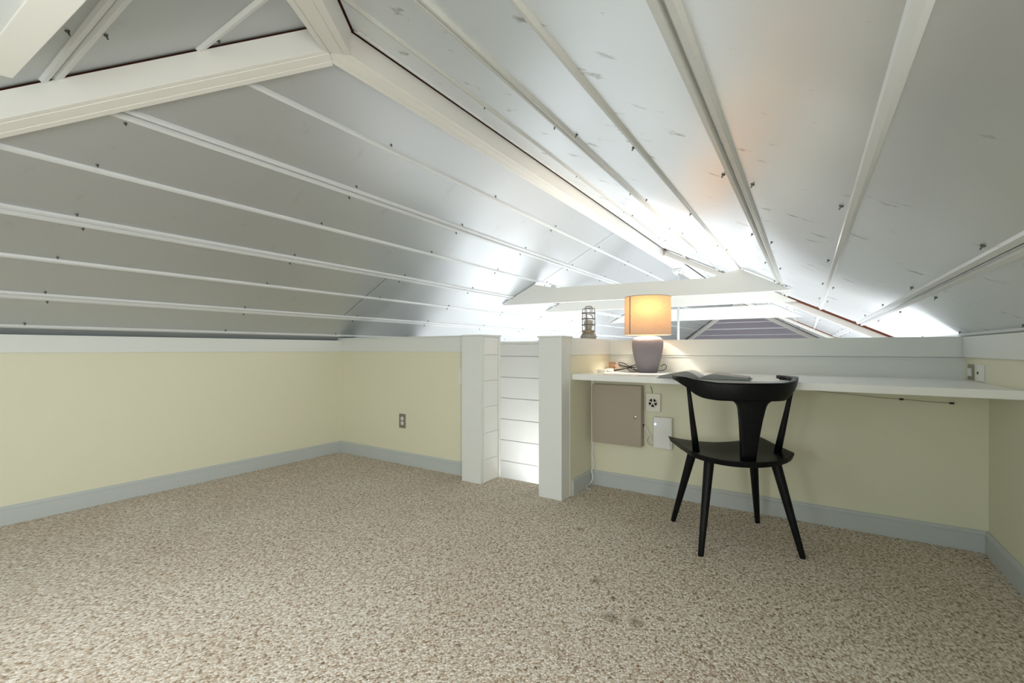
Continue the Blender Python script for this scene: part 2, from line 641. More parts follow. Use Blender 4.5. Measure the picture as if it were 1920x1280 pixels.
def plane_pt(side, a, b_, off=0):
    """side frame: a = distance from the ridge horizontally, b_ = position along the seams; off = metres below the sheet"""
    if side == 'left':
        n = Vector((KL, 0, -1)).normalized()
        p = Vector((XM - a, b_, ZM - KL * a))
    elif side == 'right':
        n = Vector((-KR, 0, -1)).normalized()
        p = Vector((XM + a, b_, ZM - KR * a))
    elif side == 'near':
        n = Vector((0, KL, -1)).normalized()
        p = Vector((b_, YP - a, ZM - KL * a))
    else:
        k = (ZM - 1.0) / 2.8
        n = Vector((0, -k, -1)).normalized()
        p = Vector((b_, YQ + a, ZM - k * a))
    return p + n * off


def strip(bm, side, a0, a1, ends, o0, o1):
    """ends: function a -> (start, end) along the seam"""
    s0, e0 = ends(a0)
    s1, e1 = ends(a1)
    P = [(a0, s0), (a1, s1), (a1, e1), (a0, e0)]
    bm_hexa(bm, [plane_pt(side, a, b_, o0) for a, b_ in P], [plane_pt(side, a, b_, o1) for a, b_ in P])


def trap(bm, side, a, wb, wt, ends, h):
    s, e = ends(a)
    prof = [(-wb / 2, -.002), (-wb / 2, .002), (-wt / 2, h), (wt / 2, h), (wb / 2, .002), (wb / 2, -.002)]
    bm_hexa(bm, [plane_pt(side, a + q, s, d) for q, d in prof], [plane_pt(side, a + q, e, d) for q, d in prof])


SC_ME = None


def screw_mesh():
    global SC_ME
    if SC_ME is None:
        bm = bmesh.new()
        bm_lathe(bm, [(0, -.004), (.004, -.0045), (.006, -.0018), (.006, 0)], 6, smooth=False)
        bm_box(bm, -.0016, .0016, -.0016, .0016, -.012, -.004)
        bmesh.ops.recalc_face_normals(bm, faces=bm.faces[:])
        SC_ME = bpy.data.meshes.new('screw')
        bm.to_mesh(SC_ME); bm.free()
        SC_ME.materials.append(M['screw'])
    return SC_ME


def screw(parent, side, a, b_):
    o = bpy.data.objects.new('screw', screw_mesh())
    COL.objects.link(o)
    o.parent = parent
    o.location = plane_pt(side, a, b_, 0)
    nn = plane_pt(side, a, b_, 1) - plane_pt(side, a, b_, 0)
    o.rotation_euler = (-nn).to_track_quat('Z', 'X').to_euler()
    return o


def slope(side, label, lines, amax, a_first, ends, joints, mat, screw_at, cuts=()):
    root = thing('ceiling_' + side, label, 'ceiling', kind='structure')
    bounds = [a_first] + [l[0] for l in lines] + [amax]
    bounds = sorted(set(bounds))
    for i, (a0, a1) in enumerate(zip(bounds, bounds[1:])):
        js = joints(i)
        lo, hi = -1e9, None
        edges = [-1e9] + list(js) + [1e9]
        for j0, j1 in zip(edges, edges[1:]):
            if 0 < j1 - j0 < .12:          # open slot over a rafter
                continue
            def cut(a, j0=j0, j1=j1):
                s, e = ends(a)
                return (max(s, j0 + .0035), min(e, j1 - .0035))
            if cut(a0)[1] - cut(a0)[0] <= 0.01 and cut(a1)[1] - cut(a1)[0] <= .01:
                continue
            c0, c1 = cut(a0), cut(a1)
            if c0[1] < c0[0] - .01 or c1[1] < c1[0] - .01:
                continue
            bm = bmesh.new()
            strip(bm, side, a0 + .001, a1 - .001, cut, -.010, 0)
            obj('panel', bm, mat, root)
    for a, dbl in lines:
        for c0, c1 in (cuts or ((-1e9, 1e9),)):
            def e2(q, c0=c0, c1=c1, a=a):
                s, e = ends(a)
                return (max(s, c0), min(e, c1))
            if e2(a)[1] - e2(a)[0] < .05:
                continue
            bm = bmesh.new()
            if dbl:
                trap(bm, side, a - .0145, .020, .013, e2, .010)
                trap(bm, side, a + .0145, .020, .013, e2, .010)
            elif 0:
                strip(bm, side, a - .0235, a - .003, e2, -.002, .010)
                strip(bm, side, a + .003, a + .0235, e2, -.002, .010)
                strip(bm, side, a - .004, a + .004, e2, -.002, .005)
            else:
                trap(bm, side, a, .023, .012, e2, .010)
            obj('double_seam' if dbl else 'seam', bm, M['seam_r' if side == 'right' and a < 1.3 else 'seam'], root)
        s, e = ends(a)
        for q in screw_at:
            if s + .05 < q < e - .05:
                for sg in (-1, 1):
                    if not dbl and sg == 1 and q < 3:
                        continue
                    screw(root, side, a + sg * (.040 if dbl else .026), q + random.uniform(-.012, .012) + .014 * sg)
    # dark boards above the sheet
    bm = bmesh.new()
    strip(bm, side, 0, amax + .12, lambda a: (ends(a)[0] - .3, ends(a)[1] + .3), -.05, -.03)
    obj('decking', bm, M['deck'], root)
    return root


LN = [(.337, 0), (.635, 1), (.920, 0), (1.217, 1), (1.496, 0), (1.784, 1), (2.06, 0)]
RN = [(.300, 0), (.645, 1), (.942, 0), (1.238, 1), (1.525, 0), (1.818, 1), (2.118, 0)]
SCR = [.60, 1.56, 2.46, 3.30, 4.22, 5.10, 6.0, 6.9, 7.8, 8.7, 9.6, 10.5]
o = box('ridge_light_block', XM - .14, XM + .14, -3, 16.5, 2.112, 2.22, M['deck'])  # unseen block added to keep sky light from leaking in at the ridge
tag(o, 'dark red-brown strip added unseen above the ridge beam to stop light leaks', 'board', kind='structure')
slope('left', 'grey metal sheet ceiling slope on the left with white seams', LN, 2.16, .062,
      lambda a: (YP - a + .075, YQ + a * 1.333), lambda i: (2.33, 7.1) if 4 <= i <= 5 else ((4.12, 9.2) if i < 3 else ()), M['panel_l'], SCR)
slope('right', 'smudged metal sheet ceiling slope over the desk with seams', RN, 2.155, .062,
      lambda a: (YP - a + .075, YQ + a * 1.333), lambda i: (5.15, 5.24, 9.85, 9.96), M['panel_r'], SCR,
      cuts=((-9, 5.15), (5.24, 9.85), (9.96, 20)))
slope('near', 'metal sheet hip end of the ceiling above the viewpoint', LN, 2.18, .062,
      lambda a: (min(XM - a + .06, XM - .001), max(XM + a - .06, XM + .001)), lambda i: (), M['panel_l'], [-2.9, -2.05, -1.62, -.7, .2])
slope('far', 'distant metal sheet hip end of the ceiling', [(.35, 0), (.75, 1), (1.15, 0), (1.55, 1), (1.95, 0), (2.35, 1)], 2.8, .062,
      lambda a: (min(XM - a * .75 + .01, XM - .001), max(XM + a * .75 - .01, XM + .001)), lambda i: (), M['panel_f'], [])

for side in ('left', 'right'):
    bm = bmesh.new()
    trap(bm, side, .072, .026, .014, lambda a: (YP - a + .09, 5.15 if side == 'right' else YQ), .006)
    o = obj('ridge_flashing', bm, M['seam'])
    tag(o, 'thin metal edge strip along the ridge beam on the %s slope' % ('desk side' if side == 'right' else 'long wall'), 'edge strip', kind='structure')

# ridge beam with a grooved underside
def beam_profile_solid(bm, path_a, path_b, side_dir, w, top, bot):
    """path_a, path_b: end points of the centre line on the sheet; w width, top and bot metres below"""
    s = Vector(side_dir).normalized() * (w / 2)
    prof = [(-1, top), (-1, bot), (-.62, bot), (-.60, bot - .004), (-.54, bot - .004), (-.52, bot), (.40, bot), (.42, bot - .003), (.46, bot - .003), (.48, bot), (1, bot), (1, top)]
    bm_hexa(bm, [Vector(path_a) + s * u - UP * d for u, d in prof], [Vector(path_b) + s * u - UP * d for u, d in prof])


bm = bmesh.new()
beam_profile_solid(bm, (XM, YP - .03, ZM), (XM, YQ, ZM), (1, 0, 0), .094, .034, .119)
o = obj('ridge_beam', bm, M['beam'], bevel=.002)
tag(o, 'long white painted ridge beam running away under the roof peak', 'beam', kind='structure')


def hip(p0, p1, label, sd, tb=(.024, .112)):
    bm = bmesh.new()
    beam_profile_solid(bm, p0, p1, sd, .092, *tb)
    o = obj('hip_beam', bm, M['beam'], bevel=.002)
    tag(o, label, 'beam', kind='structure')
    return o


hip((XM - .02, YP - .02, ZM - KL * .02), (XM - 2.06, YP - 2.06, ZM - KL * 2.06), 'white hip beam running down left from the roof peak', (-1, 1, 0))
hip((XM + .02, YP - .02, ZM - KL * .02), (XM + 2.06, YP - 2.06, ZM - KL * 2.06), 'white hip beam running up overhead from the roof peak', (1, 1, 0))
for sg in (-1, 1):
    hip((XM, YQ, ZM), (XM + sg * 2.08, YQ + 2.77, 1.0), 'distant white hip beam on the %s far corner of the roof' % ('window' if sg > 0 else 'wall'), (2.77, -sg * 2.08, 0), (.03, .1))

# rafters in the gaps of the right slope
for y0, nm in ((5.21, 'nearer'), (9.92, 'farther')):
    bm = bmesh.new()
    A = [(.08, .0125), (2.14, .0125), (2.14, .065), (.08, .065)]
    lo = [plane_pt('right', a, y0 + .03, d) for a, d in A]
    hi = [plane_pt('right', a, y0 + .11, d) for a, d in A]
    bm_hexa(bm, lo, hi)
    o = obj('rafter', bm, M['beam'], bevel=.002)
    tag(o, 'white rafter on the right slope, the %s of the two beyond the tie beams' % nm, 'rafter', kind='structure')
    bm = bmesh.new()
    strip(bm, 'right', 1.2, 2.15, lambda a: (y0 + .025, y0 + .05), -.014, .0125)
    obj('red_gap_board', bm, M['deck'], o)


# purlin near the camera on the hip end
bm = bmesh.new()
zb = 1.606
lo = [(-1.705, .197), (-1.284, .215), (.9, .305), (.9, .37), (-1.181, .282), (-1.684, .260)]
bm_hexa(bm, [(x, y, zb) for x, y in lo], [(x - (.06 if x < -1.6 else 0), y, zb + .085) for x, y in lo])
o = obj('purlin_beam', bm, M['beam'], bevel=.002)
tag(o, 'white painted board beam crossing the top left corner near the viewpoint', 'beam', kind='structure')

# tie beams
def tie(y, skew, label, zb, zt, th=.042, mid=None):
    """skew: how much farther the right end stands than the left one; mid: lower top edge between two gusset ends"""
    bm = bmesh.new()
    xa, xb = XM - (ZM - zb) / KL, XM - (ZM - zt) / KL
    xc, xd = XM + (ZM - zt) / KR, XM + (ZM - zb) / KR
    prof = [(xa + .03, zb), (xd - .03, zb), (xc - .01, zt - .004)]
    if mid:
        prof += [(xc - .25, mid - .012), (xb + .24, mid)]
    prof += [(xb + .01, zt - .004)]
    def yy(x): return y + skew * ((x - XM) / 2.8)
    lo = [(x, yy(x) - th / 2, z_) for x, z_ in prof]
    hi = [(x, yy(x) + th / 2, z_) for x, z_ in prof]
    bm_hexa(bm, lo, hi)
    o = obj('tie_beam', bm, M['beam'], bevel=.002)
    return tag(o, label, 'tie beam', 'tie beams across the tall room', kind='structure')


tie(4.14, .22, 'white tie beam across the roof directly above the lamp', 1.395, 1.60, mid=1.548)
tie(5.10, .16, 'white tie beam just behind the first one', 1.39, 1.56)
tie(7.37, .0, 'white tie beam above the purple-grey far roof end', 1.372, 1.56)
t = thing('tie_bracket', 'small white block sitting on top of the nearest tie beam', 'bracket', (-2.17, 4.085, 1.546))
bm = bmesh.new(); bm_box(bm, -.025, .025, -.02, .02, 0, .03)
obj('bracket_body', bm, M['white'], t, .003)
bm = bmesh.new(); bm_tube(bm, [(-.01, 0, .03), (-.03, 0, .045), (-.05, 0, .05)], .004, 8)
obj('bracket_hook', bm, M['white'], t)

t = thing('tie_uplight', 'small white up-light behind the peak of the nearest tie beam', 'spotlight', (-.55, 4.30, 1.50))
bm = bmesh.new(); bm_lathe(bm, [(0, 0), (.022, 0), (.024, .03), (.028, .075), (.025, .075), (.018, .04), (0, .04)], 24)
obj('uplight_cup', bm, M['white'], t)
bm = bmesh.new(); bm_box(bm, -.008, .008, -.071, .0, .005, .02)
obj('uplight_arm', bm, M['white'], t)

# pendant rod from the ridge beam
p = thing('pendant_fixture', 'white ceiling canopy and rod hanging from the ridge beam', 'pendant', (XM, 6.15, 1.976))
bm = bmesh.new()
bm_lathe(bm, [(0, .002), (.066, .002), (.066, -.002), (0, -.002)], 32)
obj('mounting_plate', bm, M['white'], p)
bm = bmesh.new()
bm_lathe(bm, [(0, -.002), (.072, -.002), (.078, -.008), (.077, -.020), (.066, -.050), (.042, -.072), (.014, -.080), (0, -.080)], 32)
obj('canopy', bm, M['steel'], p)
bm = bmesh.new(); bm_tube(bm, [(0, 0, -.078), (0, 0, -.50)], .0065, 10)
obj('rod', bm, M['white'], p)
bm = bmesh.new(); bm_tube(bm, [(0, 0, -.50), (0, 0, -.502), (0, 0, -1.3)], [.008, .015, .015], 12)
obj('rod_sleeve', bm, M['white'], p)
bm = bmesh.new(); bm_lathe(bm, [(0, -1.3), (.03, -1.3), (.16, -1.42), (.165, -1.44), (.15, -1.435), (.02, -1.31)], 32)
obj('pendant_shade', bm, M['white'], p)

# ------------------------------------------------------------------ desk
bm = bmesh.new()
fp = [(-1.245, 2.588), (XR - .002, 2.468), (XR - .002, YU), (-1.245, YU)]
bm_hexa(bm, [(x, y, .729) for x, y in fp], [(x, y, .765) for x, y in fp])
o = obj('desk', bm, M['desk'], bevel=.003)
tag(o, 'long white built-in desk shelf under the roof on the right', 'desk')

# ------------------------------------------------------------------ chair
CH = thing('desk_chair', 'black wooden chair with curved T-shaped back standing at the desk', 'chair', (-.31, 2.428, 0), R(30))


def chair_seat():
    bm = bmesh.new()
    NX, NY = 24, 20
    def half(v):                       # half width at depth v (v from -0.215 back to .215 front)
        t = (v + .215) / .43
        if t < .28:
            q = 1 - t / .28
            return .235 - .085 * q ** 2.4
        return .235 + .012 * (t - .28)
    def zt(u, v):
        w = abs(u) / .24
        return .425 + .022 * w ** 2.2 - .012 * (1 - w ** 2) * math.exp(-((v + .04) / .16) ** 2) + .006 * max(0, (v - .05) / .16) * w
    top, bot = [], []
    for j in range(NY + 1):
        v = -.215 + .43 * j / NY
        r1, r2 = [], []
        for i in range(NX + 1):
            s = -1 + 2 * i / NX
            u = s * half(v)
            vv = v
            if v < -.10:               # rounded back edge
                vv = v + .030 * s * s * min(1, (-.10 - v) / .115)
            z_ = zt(u, vv)
            r1.append(bm.verts.new((u, vv, z_)))
            r2.append(bm.verts.new((u * .965, vv * .965, z_ - .026)))
        top.append(r1); bot.append(r2)
    for j in range(NY):
        for i in range(NX):
            f = bm.faces.new((top[j][i], top[j][i + 1], top[j + 1][i + 1], top[j + 1][i])); f.smooth = True
            f = bm.faces.new((bot[j][i], bot[j + 1][i], bot[j + 1][i + 1], bot[j][i + 1])); f.smooth = True
    for j in range(NY):
        bm.faces.new((top[j][0], top[j + 1][0], bot[j + 1][0], bot[j][0]))
        bm.faces.new((top[j][NX], bot[j][NX], bot[j + 1][NX], top[j + 1][NX]))
    for i in range(NX):
        bm.faces.new((top[0][i], bot[0][i], bot[0][i + 1], top[0][i + 1]))
        bm.faces.new((top[NY][i], top[NY][i + 1], bot[NY][i + 1], bot[NY][i]))
    return bm


obj('seat', chair_seat(), M['black'], CH, .004)
for (fx, fy) in ((-.220, .205), (.220, .205), (-.220, -.205), (.220, -.205)):
    tx, ty = (.150 if fx > 0 else -.150), (.105 if fy > 0 else -.115)
    bm = bmesh.new()
    bm_tube(bm, [(fx, fy, 0), (fx * .998, fy * .998, .004), (fx * .6 + tx * .4, fy * .6 + ty * .4, .16), (tx, ty, .40), (tx, ty, .413)],
            [.0115, .0125, .0165, .0225, .0225], 16)
    obj('leg', bm, M['black'], CH)
for sg in (-1, 1):
    bm = bmesh.new()
    tu = .242 if sg < 0 else .230
    bm_tube(bm, [(sg * (.187 + (tu - .187) * q), -.055 - .05 * q, .425 + .326 * q) for q in (0, .3, .65, 1)], [.0165, .0145, .011, .0085], 14)
    obj('spindle', bm, M['black'], CH)


def rail():
    """curved top rail: tall and thin behind, low and broad at the arm tips"""
    bm = bmesh.new()
    rings = []
    N = 56
    for i in range(N + 1):
        t = -1 + 2 * i / N
        a = abs(t)
        ang = t * R(112)
        # plan: flattened horseshoe
        u = .262 * math.sin(ang) / (1 + .0 * a)
        v = -.235 + .285 * (1 - math.cos(ang)) / (1 - math.cos(R(112))) * 1.02
        if abs(ang) > R(90):
            u = math.copysign(.262 - .012 * (abs(ang) - R(90)) / R(22), ang)
        du = math.cos(ang); dv = math.sin(ang) * .75
        tl = math.hypot(du, dv)
        nx, ny = (-dv / tl, du / tl)            # towards the inside of the chair
        e = max(0, (a - .40) / .42) if t < 0 else max(0, (a - .30) / .34)
        e = min(1, e)
        e = e * e * (3 - 2 * e)
        top = .772 + .021 * min(1, max(0, (a - .3) / .42)) + .003 * math.exp(-((a - .62) / .06) ** 2)
        tall = .080 * (1 - e) + .022 * e
        g = min(1, max(0, (a - .60) / .12))
        g = g * g * (3 - 2 * g)
        thick = .022 * (1 - g) + .042 * g
        if a > .96:
            tall *= .8; thick *= .75
        lean = .012 * (1 - e)
        c = Vector((u, v, top))
        n = Vector((nx, ny, 0))
        P = []
        for (q, h) in ((-.5, -.12), (-.38, 0), (.38, 0), (.5, -.12), (.5, -.88), (.38, -1), (-.38, -1), (-.5, -.88)):
            P.append(bm.verts.new(c + n * (q * thick + lean * (-h)) + UP * (h * tall)))
        rings.append(P)
    for A, B in zip(rings, rings[1:]):
        for k in range(8):
            f = bm.faces.new((A[k], A[(k + 1) % 8], B[(k + 1) % 8], B[k])); f.smooth = True
    bm.faces.new(rings[0][::-1]); bm.faces.new(rings[-1])
    return bm


obj('top_rail', rail(), M['black'], CH)


def splat():
    bm = bmesh.new()
    rows = []
    # (z, half width, v of outer face)
    prof = [(.415, .031, -.183), (.45, .033, -.187), (.52, .039, -.197), (.60, .048, -.209), (.655, .0565, -.219), (.672, .0615, -.221), (.684, .070, -.223),
            (.692, .083, -.225), (.697, .104, -.226), (.702, .12, -.226)]
    for z_, h, v in prof:
        r = []
        for i in range(9):
            s = -1 + i / 4
            cv = v + (.24 * (s * h) ** 2 / .262 * 1.5)
            r.append((s * h, cv, z_))
        rows.append(r)
    F = [[bm.verts.new((x, y, z_)) for x, y, z_ in r] for r in rows]
    Bk = [[bm.verts.new((x, y + .020, z_)) for x, y, z_ in r] for r in rows]
    for j in range(len(rows) - 1):
        for i in range(8):
            bm.faces.new((F[j][i], F[j][i + 1], F[j + 1][i + 1], F[j + 1][i])).smooth = True
            bm.faces.new((Bk[j][i], Bk[j + 1][i], Bk[j + 1][i + 1], Bk[j][i + 1])).smooth = True
        bm.faces.new((F[j][0], F[j + 1][0], Bk[j + 1][0], Bk[j][0]))
        bm.faces.new((F[j][8], Bk[j][8], Bk[j + 1][8], F[j + 1][8]))
    for i in range(8):
        bm.faces.new((F[0][i], Bk[0][i], Bk[0][i + 1], F[0][i + 1]))
        bm.faces.new((F[-1][i], F[-1][i + 1], Bk[-1][i + 1], Bk[-1][i]))
    return bm


obj('back_splat', splat(), M['black'], CH)

# ------------------------------------------------------------------ table lamp
LP = thing('table_lamp', 'table lamp with grey speckled ceramic base and lit linen drum shade', 'lamp', (-.905, 3.05, .765))
bm = bmesh.new()
prof = [(0, 0), (.058, 0), (.063, .004), (.068, .02), (.077, .055), (.088, .095), (.097, .14), (.101, .17), (.102, .19), (.1015, .208), (.098, .221), (.091, .231), (.077, .239), (.055, .244), (.038, .246), (.03, .245), (.03, .236), (0, .236)]
bm_lathe(bm, prof, 56)
obj('ceramic_base', bm, M['vase'], LP)
bm = bmesh.new()
bm_lathe(bm, [(.014, .236), (.014, .25), (.009, .252), (.009, .29), (.017, .295), (.017, .335), (0, .336)], 20)
obj('socket', bm, M['brass'], LP)
bm = bmesh.new()
bm_lathe(bm, [(0, .336), (.012, .338), (.02, .355), (.028, .375), (.028, .39), (.018, .408), (0, .415)], 20)
bulb = obj('bulb', bm, M['bulb'], LP)
bulb.location = (.01, -.03, 0)
bm = bmesh.new()
seg = 96
r0, r1 = .152, .150
rg = []
for (r, z_) in ((r0, .254), (r0 - .0005, .38), (r1, .507), (r1 - .002, .507), (r0 - .0025, .38), (r0 - .002, .258)):
    rg.append([bm.verts.new((r * math.cos(2 * PI * k / seg), r * math.sin(2 * PI * k / seg), z_)) for k in range(seg)])
for i in range(2):
    for k in range(seg):
        bm.faces.new((rg[i][k], rg[i][(k + 1) % seg], rg[i + 1][(k + 1) % seg], rg[i + 1][k])).smooth = True
bmesh.ops.delete(bm, geom=[v for r in rg[3:] for v in r], context='VERTS')
sh = obj('lamp_shade', bm, M['shade'], LP)
for z_, rr in ((.254, r0), (.507, r1)):
    bm = bmesh.new()
    bm_tube(bm, [(rr * math.cos(2 * PI * k / 64), rr * math.sin(2 * PI * k / 64), z_) for k in range(64)], .0018, 6, closed=True)
    obj('shade_rim', bm, M['seamdark'] if z_ > .3 else M['pinkwood'], LP)
# vertical seam facing the room
sa = math.atan2(-3.05, .905) - R(47)
bm = bmesh.new()
bm_tube(bm, [(r0 * 1.004 * math.cos(sa), r0 * 1.004 * math.sin(sa), .26), (r0 * 1.003 * math.cos(sa), r0 * 1.003 * math.sin(sa), .38), (r1 * 1.004 * math.cos(sa), r1 * 1.004 * math.sin(sa), .505)], .0034, 6)
obj('shade_seam', bm, M['seamdark'], LP)
bm = bmesh.new()
for k in range(3):
    a = 2 * PI * k / 3 + .4
    bm_tube(bm, [(.012 * math.cos(a), .012 * math.sin(a), .50), (.148 * math.cos(a), .148 * math.sin(a), .503)], .0015, 6)
bm_tube(bm, [(.012, 0, .50), (.05, 0, .46), (.055, 0, .38), (.02, 0, .30)], .0015, 6)
bm_tube(bm, [(-.012, 0, .50), (-.05, 0, .46), (-.055, 0, .38), (-.02, 0, .30)], .0015, 6)
obj('shade_frame', bm, M['brass'], LP)


def catmull(P, n=8):
    out = []
    P = [Vector(p) for p in P]
    Q = [P[0]] + P + [P[-1]]
    for i in range(1, len(Q) - 2):
        for k in range(n):
            t = k / n
            a, b_, c, d = Q[i - 1], Q[i], Q[i + 1], Q[i + 2]
            out.append(.5 * ((2 * b_) + (c - a) * t + (2 * a - 5 * b_ + 4 * c - d) * t * t + (3 * b_ - a - 3 * c + d) * t ** 3))
    out.append(P[-1])
    return out


bm = bmesh.new()
loop = [(-.06, .03, .006), (-.12, .05, .012), (-.19, .09, .05), (-.225, .06, .055), (-.19, .03, .03), (-.13, .06, .035), (-.08, .08, .055), (-.04, .10, .062), (-.01, .12, .055),
        (-.10, .11, .03), (-.20, .02, .012), (-.235, -.01, .006), (-.215, -.04, .004), (-.16, -.02, .016), (-.12, .03, .03), (-.09, .02, .012), (-.06, -.01, .004), (-.11, -.03, .004), (-.17, .06, .03), (-.235, .09, .042)]
bm_tube(bm, catmull([(a, b_, c + .004) for a, b_, c in loop], 7), .0030, 8)
obj('power_cord', bm, M['blackcord'], LP)
bm = bmesh.new()
bm_tube(bm, catmull([(.05, .05, .01), (.09, .06, .015), (.112, .05, .035), (.105, .04, .055), (.07, .07, .04)], 7), .0022, 8)
obj('cord_end', bm, M['blackcord'], LP)
pl = bpy.data.lights.new('lamp_bulb_light', 'POINT')
pl.energy = 9.5
pl.color = (1, .90, .76)
pl.shadow_soft_size = .02
po = bpy.data.objects.new('lamp_bulb_light', pl)
po.location = (-.885, 2.99, .765 + .43)
COL.objects.link(po)
bulb.visible_shadow = True

# ------------------------------------------------------------------ caged lantern on the partition cap
LT = thing('caged_lantern', 'small caged industrial lantern standing on the partition cap beside the lamp', 'lantern', (-1.33, 3.04, .994))
bm = bmesh.new()
bm_lathe(bm, [(0, 0), (.054, 0), (.054, .03), (.050, .036), (.0, .036)], 32)
for k in range(6):
    a = k * PI / 3 + .25
    c, s_ = math.cos(a), math.sin(a)
    bm_tube(bm, [(c * .050, s_ * .050, .016), (c * .058, s_ * .058, .016)], .008, 10)
obj('lantern_base', bm, M['greymetal'], LT)
bm = bmesh.new()
bm_lathe(bm, [(.0, .037), (.048, .037), (.048, .043), (.042, .045), (.042, .051), (.050, .053), (.050, .062), (.044, .066), (0, .066)], 32)
obj('collar', bm, M['brass'], LT)
bm = bmesh.new()
bm_lathe(bm, [(.034, .066), (.034, .15), (.030, .172), (.016, .188), (0, .192)], 28)
obj('glass_jar', bm, M['glass'], LT)
bm = bmesh.new()
bm_lathe(bm, [(0, .066), (.016, .066), (.016, .088), (.022, .10), (.024, .12), (.018, .136), (0, .142)], 20)
obj('lantern_bulb', bm, M['cream'], LT)
for k in range(4):
    a = k * PI / 2 + .12
    c, s_ = math.cos(a), math.sin(a)
    bm = bmesh.new()
    bm_tube(bm, catmull([(c * .046, s_ * .046, .062), (c * .046, s_ * .046, .12), (c * .045, s_ * .045, .205), (c * .040, s_ * .040, .222), (c * .016, s_ * .016, .226)], 5), .0027, 8)
    obj('cage_bar', bm, M['cage'], LT)
for z_ in (.105, .148, .190):
    bm = bmesh.new()
    bm_tube(bm, [(.049 * math.cos(2 * PI * k / 36), .049 * math.sin(2 * PI * k / 36), z_) for k in range(36)], .0027, 8, closed=True)
    obj('cage_ring', bm, M['cage'], LT)
bm = bmesh.new()
bm_tube(bm, [(.017 * math.cos(2 * PI * k / 24), .017 * math.sin(2 * PI * k / 24), .226) for k in range(24)], .0025, 8, closed=True)
bm_tube(bm, catmull([(-.026, 0, .195), (-.026, 0, .226), (-.018, 0, .238), (.018, 0, .238), (.026, 0, .226), (.026, 0, .195)], 5), .003, 8)
obj('top_handle', bm, M['cage'], LT)

# ------------------------------------------------------------------ open book
BK = thing('open_book', 'open book lying on the desk behind the chair back', 'book', (-.475, 2.60, .765), R(3))


def leafblock(sg, w, d, hmax, prof_pow):
    bm = bmesh.new()
    N = 14
    top, bot = [], []
    for i in range(N + 1):
        t = i / N
        u = sg * w * t
        h = hmax * (math.sin(min(1, t * 2.6) * PI / 2) ** .8) * (1 - .82 * max(0, (t - .3) / .7) ** prof_pow) + .004
        top.append([bm.verts.new((u, y, h + .003)) for y in (-d / 2, d / 2)])
        bot.append([bm.verts.new((u * 1.0, y, .003)) for y in (-d / 2, d / 2)])
    for i in range(N):
        f = bm.faces.new((top[i][0], top[i + 1][0], top[i + 1][1], top[i][1])); f.smooth = True; f.material_index = 1
        bm.faces.new((bot[i][0], bot[i][1], bot[i + 1][1], bot[i + 1][0]))
        bm.faces.new((top[i][0], bot[i][0], bot[i + 1][0], top[i + 1][0]))
        bm.faces.new((top[i][1], top[i + 1][1], bot[i + 1][1], bot[i][1]))
    bm.faces.new((top[N][0], bot[N][0], bot[N][1], top[N][1]))
    bm.faces.new((top[0][0], top[0][1], bot[0][1], bot[0][0]))
    return bm


obj('left_pages', leafblock(-1, .205, .22, .034, 1.1), [M['edge'], M['page']], BK)
obj('right_pages', leafblock(1, .225, .22, .022, 1.1), [M['edge'], M['pageprint']], BK)
bm = bmesh.new()
bm_box(bm, -.215, .235, -.115, .115, 0, .003)
obj('cover', bm, M['cover'], BK)

# ------------------------------------------------------------------ small things on the desk
t = thing('charger_block', 'small white charger block on the left end of the desk', 'charger', (-1.165, 2.88, .765), R(12))
bm = bmesh.new(); bm_box(bm, -.028, .028, -.02, .02, 0, .020)
obj('charger_body', bm, M['cream'], t, .004)
bm = bmesh.new(); bm_tube(bm, catmull([(-.028, 0, .008), (-.045, .004, .010), (-.055, -.02, .002)], 6), .002, 8)
obj('charger_wire', bm, M['plastic'], t)
t = thing('white_puck', 'small round white device between the charger and the brown holder', 'device', (-1.155, 3.00, .765))
bm = bmesh.new(); bm_lathe(bm, [(0, 0), (.026, 0), (.029, .004), (.029, .018), (.025, .022), (0, .022)], 32)
obj('puck_body', bm, M['plastic'], t)
bm = bmesh.new(); bm_lathe(bm, [(0, .0222), (.006, .0222), (.006, .0232), (0, .0232)], 16)
obj('puck_button', bm, M['steel'], t)
t = thing('wooden_holder', 'small brown notched wooden holder in the desk corner', 'holder', (-1.185, 3.155, .765), R(25))
bm = bmesh.new()
bm_box(bm, -.032, -.012, -.02, .02, 0, .062)
bm_box(bm, -.012, .020, -.02, .02, .048, .062)
bm_box(bm, -.012, .014, -.02, .02, .022, .036)
obj('holder_body', bm, M['brownwood'], t, .002)
bm = bmesh.new(); bm_box(bm, .004, .040, -.014, .018, 0, .050)
obj('holder_block', bm, M['pinkwood'], t, .003)

# ------------------------------------------------------------------ wall fittings
t = thing('electrical_panel', 'taupe metal electrical panel box on the wall under the desk', 'panel', (-1.04, YD, .303))
bm = bmesh.new(); bm_box(bm, -.163, .163, -.052, 0, 0, .385)
obj('panel_body', bm, M['brownmetal'], t, .003)
bm = bmesh.new(); bm_box(bm, -.166, .162, -.064, -.053, -.002, .387)
dr = obj('panel_door', bm, M['brownmetal'], t, .003)
bm = bmesh.new()
bm_lathe(bm, [(0, 0), (.011, 0), (.011, .004), (.008, .007), (0, .007)], 20)
bm_lathe(bm, [(0, .007), (.004, .007), (.004, .0075), (0, .0075)], 12)
lk = obj('lock', bm, M['steel'], dr)
lk.rotation_euler = (R(90), 0, 0); lk.location = (.126, -.064, .188)
bm = bmesh.new(); bm_box(bm, .164, .170, -.03, -.018, .125, .14)
obj('cable_gland', bm, M['dark'], t)

